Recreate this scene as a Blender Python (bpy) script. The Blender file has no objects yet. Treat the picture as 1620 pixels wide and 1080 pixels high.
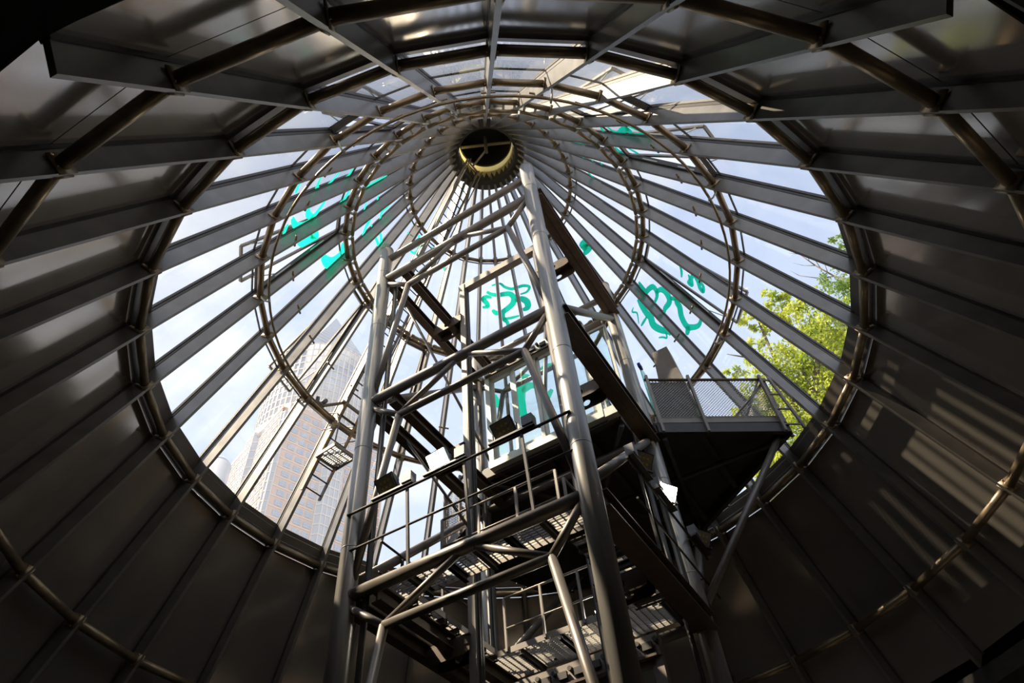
import bpy, math, random
import numpy as np
from mathutils import Vector, Matrix
random.seed(7)
rng = np.random.default_rng(7)
SC = bpy.context.scene
COL = SC.collection

# ------------------------------------------------------------------ camera
F_PX, PITCH, ROLL = 1107.56, 50.246, -6.524
CAM = Vector((0.1158, -8.9378, 1.6))
cp, sp = math.cos(math.radians(PITCH)), math.sin(math.radians(PITCH))
FW = Vector((0, cp, sp)); UP0 = Vector((0, -sp, cp)); R0 = Vector((1, 0, 0))
cr, sr = math.cos(math.radians(ROLL)), math.sin(math.radians(ROLL))
RT = cr * R0 + sr * UP0
UPV = -sr * R0 + cr * UP0
cam_data = bpy.data.cameras.new('camera')
cam_data.sensor_width = 36.0
cam_data.lens = F_PX / 1620.0 * 36.0
cam_data.clip_end = 2000
cam = bpy.data.objects.new('camera', cam_data)
COL.objects.link(cam)
cam.matrix_world = Matrix(((RT.x, UPV.x, -FW.x, CAM.x), (RT.y, UPV.y, -FW.y, CAM.y), (RT.z, UPV.z, -FW.z, CAM.z), (0, 0, 0, 1)))
SC.camera = cam

# ------------------------------------------------------------------ sky
W = bpy.data.worlds.new('World'); SC.world = W
W.use_nodes = True
nt = W.node_tree; nt.nodes.clear()
def N(tree, kind, **kw):
    n = tree.nodes.new(kind)
    for k, v in kw.items():
        if k.startswith('i_'):
            n.inputs[int(k[2:])].default_value = v
        else:
            setattr(n, k, v)
    return n
tc = N(nt, 'ShaderNodeTexCoord')
sx = N(nt, 'ShaderNodeSeparateXYZ'); nt.links.new(tc.outputs['Generated'], sx.inputs[0])
grad = N(nt, 'ShaderNodeValToRGB')
grad.color_ramp.elements[0].position = 0.0; grad.color_ramp.elements[0].color = (0.78, 0.84, 0.93, 1)
grad.color_ramp.elements[1].position = 0.95; grad.color_ramp.elements[1].color = (0.50, 0.60, 0.84, 1)
nt.links.new(sx.outputs[2], grad.inputs[0])
mp = N(nt, 'ShaderNodeMapping'); mp.inputs['Scale'].default_value = (1.3, 1.3, 2.4); mp.inputs['Location'].default_value = (0.35, 0.1, 0.2)
nt.links.new(tc.outputs['Generated'], mp.inputs[0])
nz = N(nt, 'ShaderNodeTexNoise'); nz.inputs['Scale'].default_value = 1.5; nz.inputs['Detail'].default_value = 6; nz.inputs['Roughness'].default_value = 0.55
nt.links.new(mp.outputs[0], nz.inputs['Vector'])
cr_ = N(nt, 'ShaderNodeValToRGB')
cr_.color_ramp.elements[0].position = 0.47; cr_.color_ramp.elements[0].color = (0, 0, 0, 1)
cr_.color_ramp.elements[1].position = 0.66; cr_.color_ramp.elements[1].color = (0.9, 0.9, 0.9, 1)
nt.links.new(nz.outputs['Fac'], cr_.inputs[0])
mx = N(nt, 'ShaderNodeMixRGB'); mx.inputs[2].default_value = (0.98, 0.98, 0.99, 1)
nt.links.new(cr_.outputs[0], mx.inputs[0]); nt.links.new(grad.outputs[0], mx.inputs[1])
bg = N(nt, 'ShaderNodeBackground'); bg.inputs[1].default_value = 1.25
nt.links.new(mx.outputs[0], bg.inputs[0])
wo = N(nt, 'ShaderNodeOutputWorld'); nt.links.new(bg.outputs[0], wo.inputs[0])

# ------------------------------------------------------------------ sun
SUN_AZ, SUN_EL = 187.5, 51.5
sd = bpy.data.lights.new('sun', 'SUN'); sd.energy = 10.0; sd.angle = math.radians(0.6); sd.color = (1.0, 0.84, 0.62)
so = bpy.data.objects.new('sun', sd); COL.objects.link(so)
a, e = math.radians(SUN_AZ), math.radians(SUN_EL)
so.rotation_euler = Vector((math.cos(e) * math.cos(a), math.cos(e) * math.sin(a), math.sin(e))).to_track_quat('Z', 'Y').to_euler()
so.location = (-20, 0, 40)

SC.view_settings.view_transform = 'Standard'
SC.view_settings.look = 'None'
SC.view_settings.exposure = 0.2
SC.view_settings.gamma = 1.0
SC.view_settings.use_curve_mapping = False

# ------------------------------------------------------------------ materials
MAT = {}
def mat(name, col, rough=0.5, metal=0.0, var=0.12, scale=6.0, bump=0.0, emit=None, stretch=None, spec=0.5):
    m = bpy.data.materials.new(name); m.use_nodes = True
    t = m.node_tree; b = t.nodes['Principled BSDF']
    c = t.nodes.new('ShaderNodeTexCoord')
    n = t.nodes.new('ShaderNodeTexNoise'); n.inputs['Scale'].default_value = scale; n.inputs['Detail'].default_value = 5
    if stretch:
        mpn = t.nodes.new('ShaderNodeMapping'); mpn.inputs['Scale'].default_value = stretch
        t.links.new(c.outputs['Object'], mpn.inputs[0]); t.links.new(mpn.outputs[0], n.inputs['Vector'])
    else:
        t.links.new(c.outputs['Object'], n.inputs['Vector'])
    r = t.nodes.new('ShaderNodeValToRGB')
    lo, hi = 1 - var, 1 + var
    r.color_ramp.elements[0].position = 0.3; r.color_ramp.elements[0].color = (col[0]*lo, col[1]*lo, col[2]*lo, 1)
    r.color_ramp.elements[1].position = 0.7; r.color_ramp.elements[1].color = (min(1, col[0]*hi), min(1, col[1]*hi), min(1, col[2]*hi), 1)
    t.links.new(n.outputs['Fac'], r.inputs[0]); t.links.new(r.outputs[0], b.inputs['Base Color'])
    rr = t.nodes.new('ShaderNodeMapRange'); rr.inputs[3].default_value = rough * 0.85; rr.inputs[4].default_value = min(1, rough * 1.15)
    t.links.new(n.outputs['Fac'], rr.inputs[0]); t.links.new(rr.outputs[0], b.inputs['Roughness'])
    b.inputs['Metallic'].default_value = metal
    b.inputs['Specular IOR Level'].default_value = spec
    if bump:
        bp = t.nodes.new('ShaderNodeBump'); bp.inputs['Strength'].default_value = bump; bp.inputs['Distance'].default_value = 0.01
        t.links.new(n.outputs['Fac'], bp.inputs['Height']); t.links.new(bp.outputs[0], b.inputs['Normal'])
    if emit:
        b.inputs['Emission Color'].default_value = (*emit[0], 1); b.inputs['Emission Strength'].default_value = emit[1]
    MAT[name] = m
    return m
def glass(name, tint, ior=1.45, rough=0.0, dirt=0.03):
    m = bpy.data.materials.new(name); m.use_nodes = True
    t = m.node_tree; t.nodes.clear()
    o = t.nodes.new('ShaderNodeOutputMaterial')
    tr = t.nodes.new('ShaderNodeBsdfTransparent'); tr.inputs[0].default_value = (*tint, 1)
    gl = t.nodes.new('ShaderNodeBsdfGlossy'); gl.inputs['Roughness'].default_value = rough
    df = t.nodes.new('ShaderNodeBsdfDiffuse'); df.inputs[0].default_value = (0.75, 0.73, 0.68, 1)
    fr = t.nodes.new('ShaderNodeFresnel')
    ge = t.nodes.new('ShaderNodeNewGeometry'); mr = t.nodes.new('ShaderNodeMapRange'); mr.inputs[3].default_value = ior; mr.inputs[4].default_value = 1 / ior
    t.links.new(ge.outputs['Backfacing'], mr.inputs[0]); t.links.new(mr.outputs[0], fr.inputs[0])   # flat pane: both faces reflect alike
    m1 = t.nodes.new('ShaderNodeMixShader'); m2 = t.nodes.new('ShaderNodeMixShader')
    c = t.nodes.new('ShaderNodeTexCoord'); n = t.nodes.new('ShaderNodeTexNoise'); n.inputs['Scale'].default_value = 1.7; n.inputs['Detail'].default_value = 6
    t.links.new(c.outputs['Object'], n.inputs['Vector'])
    r = t.nodes.new('ShaderNodeMapRange'); r.inputs[1].default_value = 0.45; r.inputs[2].default_value = 0.8; r.inputs[3].default_value = dirt * 0.3; r.inputs[4].default_value = dirt * 2
    t.links.new(n.outputs['Fac'], r.inputs[0]); t.links.new(r.outputs[0], m2.inputs[0])
    t.links.new(fr.outputs[0], m1.inputs[0]); t.links.new(tr.outputs[0], m1.inputs[1]); t.links.new(gl.outputs[0], m1.inputs[2])
    t.links.new(m1.outputs[0], m2.inputs[1]); t.links.new(df.outputs[0], m2.inputs[2]); t.links.new(m2.outputs[0], o.inputs[0])
    MAT[name] = m
mat('rib_steel', (0.185, 0.172, 0.155), 0.34, 0.4, 0.15, 3.0)
mat('ring_steel', (0.24, 0.185, 0.12), 0.36, 0.6, 0.2, 5.0)
mat('column_steel', (0.30, 0.285, 0.26), 0.36, 0.45, 0.15, 2.0, stretch=(6, 6, 0.6))
mat('brace_steel', (0.165, 0.145, 0.125), 0.42, 0.3, 0.15, 4.0)
mat('brown_steel', (0.085, 0.058, 0.038), 0.5, 0.3, 0.25, 7.0)
mat('post_steel', (0.24, 0.21, 0.18), 0.5, 0.3, 0.12, 4.0)
mat('dark_steel', (0.06, 0.055, 0.05), 0.5, 0.3, 0.2, 5.0)
mat('gasket', (0.015, 0.015, 0.015), 0.6, 0.0, 0.1)
mat('panel', (0.42, 0.38, 0.335), 0.13, 0.72, 0.06, 1.2, bump=0.015, spec=0.7)
mat('kerb', (0.10, 0.085, 0.07), 0.4, 0.2, 0.12, 3.0)
mat('grate', (0.30, 0.28, 0.25), 0.5, 0.5, 0.15, 6.0)
mat('pale_metal', (0.45, 0.46, 0.41), 0.45, 0.35, 0.1, 4.0)
mat('lamp_body', (0.05, 0.05, 0.05), 0.4, 0.3, 0.1)
mat('lamp_box', (0.16, 0.16, 0.165), 0.5, 0.2, 0.1)
mat('lamp_off', (0.30, 0.27, 0.20), 0.12, 0.0, 0.25, 30)
mat('led_yellow', (0.65, 0.42, 0.05), 0.4, 0.0, 0.05)
mat('lamp_on', (0.9, 0.9, 0.85), 0.3, 0.0, 0.02, emit=((1.0, 0.93, 0.78), 25.0))
mat('hazard', (0.45, 0.24, 0.03), 0.5, 0.0, 0.1)
mat('black_paint', (0.02, 0.02, 0.02), 0.5)
mat('blue_cap', (0.02, 0.03, 0.25), 0.4)
mat('concrete', (0.16, 0.15, 0.14), 0.8, 0.0, 0.12, 1.5, bump=0.1)
mat('dark_plaster', (0.05, 0.047, 0.044), 0.8, 0.0, 0.1, 2.0)
mat('paving', (0.33, 0.31, 0.29), 0.9, 0.0, 0.15, 0.5)
mat('granite', (0.66, 0.54, 0.48), 0.7, 0.0, 0.05, 0.05)  # stone paled: haze over the skyscraper is mixed into this colour
mat('granite_pale', (0.72, 0.64, 0.58), 0.7, 0.0, 0.05, 0.05)
mat('tower_window', (0.46, 0.53, 0.64), 0.3, 0.0, 0.12, 0.05)  # paled for the haze too, low contrast against the stone
mat('curtain', (0.56, 0.58, 0.62), 0.4, 0.1, 0.06, 0.03)
mat('mullion_pale', (0.68, 0.66, 0.64), 0.6, 0.0, 0.04, 0.05)
mat('bark', (0.11, 0.085, 0.06), 0.9, 0.0, 0.25, 5.0, bump=0.3)
def leaf_mat(name, c1, c2, through=0.5):
    m = bpy.data.materials.new(name); m.use_nodes = True
    t = m.node_tree; t.nodes.clear()
    o = t.nodes.new('ShaderNodeOutputMaterial'); d = t.nodes.new('ShaderNodeBsdfDiffuse'); tl = t.nodes.new('ShaderNodeBsdfTranslucent')
    ms = t.nodes.new('ShaderNodeMixShader'); ms.inputs[0].default_value = through
    c = t.nodes.new('ShaderNodeTexCoord'); n = t.nodes.new('ShaderNodeTexNoise'); n.inputs['Scale'].default_value = 1.3; n.inputs['Detail'].default_value = 8
    t.links.new(c.outputs['Object'], n.inputs['Vector'])
    r = t.nodes.new('ShaderNodeValToRGB'); r.color_ramp.elements[0].position = 0.35; r.color_ramp.elements[0].color = (*c1, 1)
    r.color_ramp.elements[1].position = 0.65; r.color_ramp.elements[1].color = (*c2, 1)
    t.links.new(n.outputs['Fac'], r.inputs[0])
    t.links.new(r.outputs[0], d.inputs[0]); t.links.new(r.outputs[0], tl.inputs[0])
    t.links.new(d.outputs[0], ms.inputs[1]); t.links.new(tl.outputs[0], ms.inputs[2]); t.links.new(ms.outputs[0], o.inputs[0])
    MAT[name] = m
leaf_mat('leaf_yellow', (0.26, 0.36, 0.03), (0.62, 0.66, 0.12))
leaf_mat('turquoise', (0.10, 0.82, 0.68), (0.13, 0.88, 0.75), 0.8)     # thin film: light comes through it
leaf_mat('cream', (0.86, 0.78, 0.48), (0.90, 0.83, 0.55), 0.7)
leaf_mat('leaf_green', (0.10, 0.20, 0.03), (0.30, 0.42, 0.10))
glass('pane_glass', (0.975, 0.98, 0.98), dirt=0.02)
glass('door_glass', (0.88, 0.95, 0.93), dirt=0.02)
glass('teal_glass', (0.30, 0.62, 0.56), dirt=0.05)

# ------------------------------------------------------------------ mesh helpers
class MB:
    def __init__(s): s.v = []; s.f = []
    def add(s, vs, fs):
        o = len(s.v); s.v += [tuple(x) for x in vs]; s.f += [tuple(i + o for i in f) for f in fs]; return s
    def tube(s, p0, p1, r, seg=12, r1=None, cap=True):
        p0, p1 = Vector(p0), Vector(p1); d = (p1 - p0)
        if d.length < 1e-6: return s
        d.normalize(); r1 = r if r1 is None else r1
        x = d.orthogonal().normalized(); y = d.cross(x)
        vs = []
        for p, rr in ((p0, r), (p1, r1)):
            for i in range(seg):
                t = 2 * math.pi * i / seg
                vs.append(p + rr * (math.cos(t) * x + math.sin(t) * y))
        fs = [(i, (i + 1) % seg, seg + (i + 1) % seg, seg + i) for i in range(seg)]
        if cap: fs += [tuple(range(seg))[::-1], tuple(range(seg, 2 * seg))]
        return s.add(vs, fs)
    def path(s, pts, r, seg=8, closed=False):
        pts = [Vector(p) for p in pts]; n = len(pts); vs = []; prev = None
        for i, p in enumerate(pts):
            a = pts[(i - 1) % n] if (closed or i > 0) else p
            b = pts[(i + 1) % n] if (closed or i < n - 1) else p
            d = (b - a).normalized()
            if prev is None: x = d.orthogonal().normalized()
            else: x = (prev - d * prev.dot(d)).normalized()
            prev = x; y = d.cross(x)
            for k in range(seg):
                t = 2 * math.pi * k / seg; vs.append(p + r * (math.cos(t) * x + math.sin(t) * y))
        fs = []
        for i in range(n if closed else n - 1):
            j = (i + 1) % n
            for k in range(seg):
                fs.append((i*seg + k, i*seg + (k+1) % seg, j*seg + (k+1) % seg, j*seg + k))
        if not closed: fs += [tuple(range(seg))[::-1], tuple(range((n-1)*seg, n*seg))]
        return s.add(vs, fs)
    def beam(s, p0, p1, w, h, up=(0, 0, 1)):
        """box from p0 to p1, w across, h along up"""
        p0, p1 = Vector(p0), Vector(p1); d = (p1 - p0).normalized(); up = Vector(up)
        x = d.cross(up)
        if x.length < 1e-6: x = d.orthogonal()
        x.normalize(); y = x.cross(d).normalized()
        vs = [p + a * w / 2 * x + b * h / 2 * y for p in (p0, p1) for a, b in ((-1, -1), (1, -1), (1, 1), (-1, 1))]
        return s.add(vs, [(3, 2, 1, 0), (4, 5, 6, 7), (0, 1, 5, 4), (1, 2, 6, 5), (2, 3, 7, 6), (3, 0, 4, 7)])
    def ibeam(s, p0, p1, w, h, t=0.02, up=(0, 0, 1)):
        p0, p1 = Vector(p0), Vector(p1); d = (p1 - p0).normalized(); up = Vector(up)
        x = d.cross(up).normalized(); y = x.cross(d).normalized()
        s.beam(p0 + y * (h/2 - t/2), p1 + y * (h/2 - t/2), w, t, y); s.beam(p0 - y * (h/2 - t/2), p1 - y * (h/2 - t/2), w, t, y)
        return s.beam(p0, p1, t, h - 2*t, y)
    def prism(s, poly, off):
        """poly: 3D loop, off: extrusion vector"""
        n = len(poly); off = Vector(off); P = [Vector(p) for p in poly]
        vs = P + [p + off for p in P]
        return s.add(vs, [tuple(range(n))[::-1], tuple(range(n, 2*n))] + [(i, (i+1) % n, n + (i+1) % n, n + i) for i in range(n)])
    def mesh(s, name, m, smooth=False):
        me = bpy.data.meshes.new(name); me.from_pydata(s.v, [], s.f)
        me.materials.append(MAT[m])
        me.update()
        if smooth:
            for p in me.polygons: p.use_smooth = len(p.vertices) == 4
        return me
    def build(s, name, m, parent=None, smooth=False, loc=(0, 0, 0), rz=0.0):
        return place(name, s.mesh(name, m, smooth), parent, loc, rz)
def place(name, me, parent=None, loc=(0, 0, 0), rz=0.0):
    o = bpy.data.objects.new(name, me); COL.objects.link(o)
    loc = Vector(loc)
    if parent is not None:
        o.parent = parent
        base = Vector(parent.get('base', (0, 0, 0)))
        loc = loc - base
    o.location = loc; o.rotation_euler = (0, 0, rz)
    if parent is not None: o['base'] = list(Vector(parent.get('base', (0, 0, 0))))
    return o
def thing(name, label, cat, base=(0, 0, 0), group=None, kind=None):
    """Empty at the base of a thing; its parts are modelled in world coordinates"""
    o = bpy.data.objects.new(name, None); COL.objects.link(o); o.location = base; o['base'] = list(base)
    o.empty_display_size = 0.2
    if label: o['label'] = label
    if cat: o['category'] = cat
    if group: o['group'] = group
    if kind: o['kind'] = kind
    return o
def tag(o, label=None, cat=None, group=None, kind=None):
    for k, v in (('label', label), ('category', cat), ('group', group), ('kind', kind)):
        if v: o[k] = v
    return o
def sub(name, me, part, loc=(0, 0, 0), rz=0.0):
    """sub-part sharing the frame of its part"""
    o = bpy.data.objects.new(name, me); COL.objects.link(o); o.parent = part; o.location = loc; o.rotation_euler = (0, 0, rz); return o

# ------------------------------------------------------------------ cone numbers
NR, PH = 32, math.radians(137.563)
STEP = 2 * math.pi / NR
KS = 0.4974
RU, ZU = -0.4453, 0.8954          # up along a rib
NX, NZ = 0.8954, 0.4453           # outward normal
def rz_at(z, off=0.0):
    """radius and height at node height z, moved off along the outward normal"""
    return 6.2 - KS * (z - 10.505) + off * NX, z + off * NZ
RINGS = [7.93, 10.505, 13.155, 15.87, 18.63]
Z_RIM, Z_HUB = 6.72, 20.95
GL_IN, GL_OUT = 0.205, 0.225
def ang(i): return PH + STEP * i
def cone_pt(theta, z, off):
    r, zz = rz_at(z, off); return Vector((r * math.cos(theta), r * math.sin(theta), zz))
def sector_quad(z0, z1, off, inset=0.0, side=0.035):
    """corners of the flat piece between rib 0 and rib 1 (sector centred on +x)"""
    out = []
    for z, sg in ((z0, -1), (z0, 1), (z1, 1), (z1, -1)):
        r, zz = rz_at(z, off)
        y = r * math.sin(STEP / 2) - side
        out.append(Vector((r * math.cos(STEP / 2), sg * max(y, 0.01), zz)))
    return out
def slab(z0, z1, o0, o1, side=0.035):
    a = sector_quad(z0, z1, o0, side=side); b = sector_quad(z0, z1, o1, side=side)
    return MB().add(a + b, [(3, 2, 1, 0), (4, 5, 6, 7), (0, 1, 5, 4), (1, 2, 6, 5), (2, 3, 7, 6), (3, 0, 4, 7)])

# ------------------------------------------------------------------ setting: hall under the cone, ground outside
def annulus(r0, r1, z0, z1, seg=96):
    m = MB(); vs = []
    for r, z in ((r0, z0), (r1, z0), (r1, z1), (r0, z1)):
        vs += [(r * math.cos(2*math.pi*i/seg), r * math.sin(2*math.pi*i/seg), z) for i in range(seg)]
    fs = []
    for k in range(4):
        for i in range(seg):
            j = (i + 1) % seg; kk = (k + 1) % 4
            fs.append((k*seg + i, k*seg + j, kk*seg + j, kk*seg + i))
    return m.add(vs, fs)
tag(annulus(0.0001, 17.5, -0.3, 0.0).build('floor', 'concrete'), kind='structure')
tag(annulus(8.70, 17.5, 6.45, 9.9).build('ceiling', 'dark_plaster'), kind='structure')
tag(annulus(17.0, 17.5, 0.0, 6.45).build('wall_round', 'dark_plaster'), kind='structure')
tag(annulus(8.26, 8.70, 6.36, 6.66).build('trim_1', 'dark_steel'), kind='structure')
tag(annulus(6.75, 700, 9.9, 10.2).build('floor_outside', 'paving'), kind='structure')

# ------------------------------------------------------------------ opaque lower cone
wall = thing('wall_cone', None, None, (0, 0, 6.4), kind='structure')
meA = slab(6.75, RINGS[0] + 0.02, GL_IN, GL_OUT).mesh('panel', 'panel')
meB = slab(RINGS[0] + 0.04, 10.44, GL_IN, GL_OUT).mesh('panel', 'panel')
mk = MB()
for (z0, z1, o0, o1) in ((10.45, 10.64, 0.13, 0.235), (10.65, 10.80, 0.16, 0.235), (10.81, 10.89, 0.185, 0.235)):
    s_ = slab(z0, z1, o0, o1); mk.add(s_.v, s_.f)
meK = mk.mesh('kerb_strip', 'kerb')
for i in range(NR):
    t = ang(i) + STEP / 2
    place('panel', meA, wall, (0, 0, 0), t); place('panel', meB, wall, (0, 0, 0), t); place('kerb_strip', meK, wall, (0, 0, 0), t)

# ------------------------------------------------------------------ glazing
win = thing('window_1', None, None, (0, 0, 10.7), kind='structure')
rows = [(10.89, RINGS[2] + 0.02), (RINGS[2] + 0.04, RINGS[3] + 0.02), (RINGS[3] + 0.04, RINGS[4] + 0.02), (RINGS[4] + 0.04, Z_HUB)]
pane_me = [slab(z0, z1, GL_IN, GL_OUT, side=0.03).mesh('pane', 'pane_glass') for z0, z1 in rows]
seam_me = []
for z0, z1 in rows:
    s_ = slab(z1 + 0.0, z1 + 0.02, GL_IN - 0.002, GL_OUT + 0.01); seam_me.append(s_.mesh('seam', 'gasket'))
VENT_Q = {}
VENTS = {(1, 5): 8, (1, 2): 9, (1, 20): 7, (1, 16): 8, (1, 31): 9, (1, 9): 7, (1, 14): 7}
def vent(row, i, deg):
    """open sash hinged along its top edge"""
    z0, z1 = rows[row]
    q0 = sector_quad(z0 + 0.06, z1 - 0.06, GL_IN - 0.03, side=0.07)
    hin = (q0[2] + q0[3]) / 2
    ax = (q0[2] - q0[3]).normalized()
    rot = Matrix.Translation(hin) @ Matrix.Rotation(math.radians(deg), 4, ax) @ Matrix.Translation(-hin)
    lo = (q0[0] + q0[1]) / 2
    if ((rot @ lo) - hin).dot(Vector((NX, 0, NZ))) < 0:
        rot = Matrix.Translation(hin) @ Matrix.Rotation(math.radians(-deg), 4, ax) @ Matrix.Translation(-hin)
    q = [rot @ p for p in q0]
    VENT_Q[(row, i)] = [Matrix.Rotation(ang(i) + STEP / 2, 3, 'Z') @ p for p in q]
    nrm = (q[1] - q[0]).cross(q[3] - q[0]).normalized()
    m = MB()
    for k in range(4): m.beam(q[k], q[(k+1) % 4], 0.05, 0.05, nrm)
    fr = m.build('vent_sash', 'rib_steel', win, rz=ang(i) + STEP / 2)
    g = MB().prism([p + nrm * 0.002 for p in q], nrm * 0.012)
    sub('pane', g.mesh('pane', 'pane_glass'), fr)
    st = MB()
    for sgn in (0, 1):
        a = q0[sgn].lerp(q0[3 - sgn], 0.25); b = q[sgn].lerp(q[3 - sgn], 0.05)
        st.tube(a, b, 0.012, 6)
        st.beam(q0[sgn].lerp(q0[3 - sgn], 0.2), q0[sgn].lerp(q0[3 - sgn], 0.38), 0.03, 0.05, nrm)
        st.beam(q0[sgn].lerp(q0[3 - sgn], 0.62), q0[sgn].lerp(q0[3 - sgn], 0.8), 0.03, 0.05, nrm)
    sub('stay', st.mesh('stay', 'pale_metal'), fr)
    fx = MB()
    for k in range(4): fx.beam(q0[k] - nrm * 0, q0[(k+1) % 4], 0.03, 0.09, Vector((NX, 0, NZ)))
    sub('vent_frame', fx.mesh('vent_frame', 'dark_steel'), fr)
for row in range(4):
    for i in range(NR):
        if (row, i) in VENTS: vent(row, i, VENTS[(row, i)])
        else: place('pane', pane_me[row], win, (0, 0, 0), ang(i) + STEP / 2)
        if row < 3: place('seam', seam_me[row], win, (0, 0, 0), ang(i) + STEP / 2)

# ------------------------------------------------------------------ ribs, rings and hub
frame = thing('cone_frame', 'conical steel frame of straight ribs and tubular rings meeting at a round hub', 'steel frame', (0, 0, 6.4))
def rib_pt(z, off, y): 
    r, zz = rz_at(z, off); return Vector((r, y, zz))
ri, ro, hw = -0.10, 0.195, 0.032
m = MB()
a_ = [rib_pt(Z_RIM - 0.10, ri, -hw), rib_pt(Z_RIM - 0.10, ri, hw), rib_pt(Z_RIM - 0.1 + 0.12, ro, hw), rib_pt(Z_RIM - 0.1 + 0.12, ro, -hw)]
b_ = [rib_pt(Z_HUB, ri, -hw), rib_pt(Z_HUB, ri, hw), rib_pt(Z_HUB, ro, hw), rib_pt(Z_HUB, ro, -hw)]
m.add(a_ + b_, [(3, 2, 1, 0), (4, 5, 6, 7), (0, 1, 5, 4), (1, 2, 6, 5), (2, 3, 7, 6), (3, 0, 4, 7)])
rib_me = m.mesh('rib', 'rib_steel')
m = MB()
for o0, o1, w in ((0.155, 0.205, 0.046), (0.205, 0.25, 0.062)):
    a_ = [rib_pt(Z_RIM, o0, -w), rib_pt(Z_RIM, o0, w), rib_pt(Z_RIM, o1, w), rib_pt(Z_RIM, o1, -w)]
    b_ = [rib_pt(Z_HUB, o0, -w*.6), rib_pt(Z_HUB, o0, w*.6), rib_pt(Z_HUB, o1, w*.6), rib_pt(Z_HUB, o1, -w*.6)]
    m.add(a_ + b_, [(3, 2, 1, 0), (4, 5, 6, 7), (0, 1, 5, 4), (1, 2, 6, 5), (2, 3, 7, 6), (3, 0, 4, 7)])
cap_me = m.mesh('glazing_cap', 'dark_steel')
m = MB().tube(rib_pt(14.05, -0.05, -0.13), rib_pt(14.05, -0.05, 0.13), 0.022, 8)
peg_me = m.mesh('peg', 'ring_steel', True)
for i in range(NR):
    o = place('rib', rib_me, frame, (0, 0, 0), ang(i))
    sub('glazing_cap', cap_me, o)
    sub('peg', peg_me, o)
RR = [0.075, 0.072, 0.062, 0.058, 0.05]
for k, z in enumerate(RINGS):
    r, zz = rz_at(z, 0)
    h = STEP / 2
    p0 = Vector((r * math.cos(h), -r * math.sin(h), zz)); p1 = Vector((r * math.cos(h), r * math.sin(h), zz))
    d = (p1 - p0).normalized()
    pm = MB().tube(p0 + d * hw, p1 - d * hw, RR[k], 14); nrm = Vector((NX, 0, NZ)); upv = Vector((RU, 0, ZU))
    for p, sg in ((p0, 1), (p1, -1)):
        q = p + d * sg * (hw + 0.012)
        w = RR[k] * 2 + 0.03
        pm.beam(q - d * 0.008, q + d * 0.008, w + 0.04, w * 1.25, upv)
        for aa in (-1, 1):
            c = q + aa * (w / 2 + 0.005) * upv * 1.0 + nrm * (-0.03)
            pm.tube(c, c + d * sg * 0.03, 0.012, 6)
    me = pm.mesh('ring_tube', 'ring_steel', True)
    for i in range(NR):
        place('ring_tube', me, frame, (0, 0, 0), ang(i) + h)
# hub
def cyl_wall(r, z0, z1, seg, teeth=0.0, thick=0.02):
    m = MB(); vs = []; n = seg * 2
    for rr in (r, r + thick):
        for i in range(n):
            t = 2 * math.pi * i / n
            vs.append((rr * math.cos(t), rr * math.sin(t), z0 - (teeth if i % 2 == 0 else 0)))
        for i in range(n):
            t = 2 * math.pi * i / n; vs.append((rr * math.cos(t), rr * math.sin(t), z1))
    fs = []
    for i in range(n):
        j = (i + 1) % n
        fs += [(i, n + i, n + j, j), (2*n + i, 2*n + j, 3*n + j, 3*n + i), (i, j, 2*n + j, 2*n + i), (n + i, 3*n + i, 3*n + j, n + j)]
    return m.add(vs, fs)
cyl_wall(0.80, 21.52, 22.0, 32, 0.34, 0.012).build('hub_skirt', 'cream', frame)
annulus(0.83, 1.12, 20.98, 21.58, 64).build('hub_ring', 'dark_steel', frame)
annulus(0.0001, 0.9, 23.3, 23.36, 64).build('hub_cap', 'black_paint', frame)
annulus(0.76, 0.80, 21.90, 23.3, 64).build('hub_drum', 'black_paint', frame)
mh = MB(); mh.beam((-0.8, 0.1, 21.95), (0.8, 0.1, 21.95), 0.06, 0.08); 
mh.build('hub_crossbar', 'post_steel', frame)
MB().tube((0, 0, 21.2), (0, 0, 22.3), 0.05, 10).build('hub_pivot', 'dark_steel', frame, True)

# thin rail inside the second ring, on hooks
rail = thing('guide_rail', 'thin curved pipe rail running round the cone on hooked brackets', 'rail', (0, 0, 12.9))
RRAIL, ZRAIL = 4.684, 13.04
MB().path([(RRAIL * math.cos(2*math.pi*i/96), RRAIL * math.sin(2*math.pi*i/96), ZRAIL) for i in range(96)], 0.026, 8, True).build('pipe', 'ring_steel', rail, True)
for i in range(1, NR, 4):
    t = ang(i) + 0.02; c_, s_ = math.cos(t), math.sin(t)
    def P(r, z): return Vector((r * c_, r * s_, z))
    rr, zz = rz_at(RINGS[2], -0.02)
    MB().path([P(rr, zz + 0.05), P(rr - 0.04, zz - 0.10), P(rr - 0.12, zz - 0.19), P(RRAIL - 0.03, ZRAIL - 0.10), P(RRAIL, ZRAIL)], 0.018, 7).build('hook', 'pale_metal', rail, True)
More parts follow.
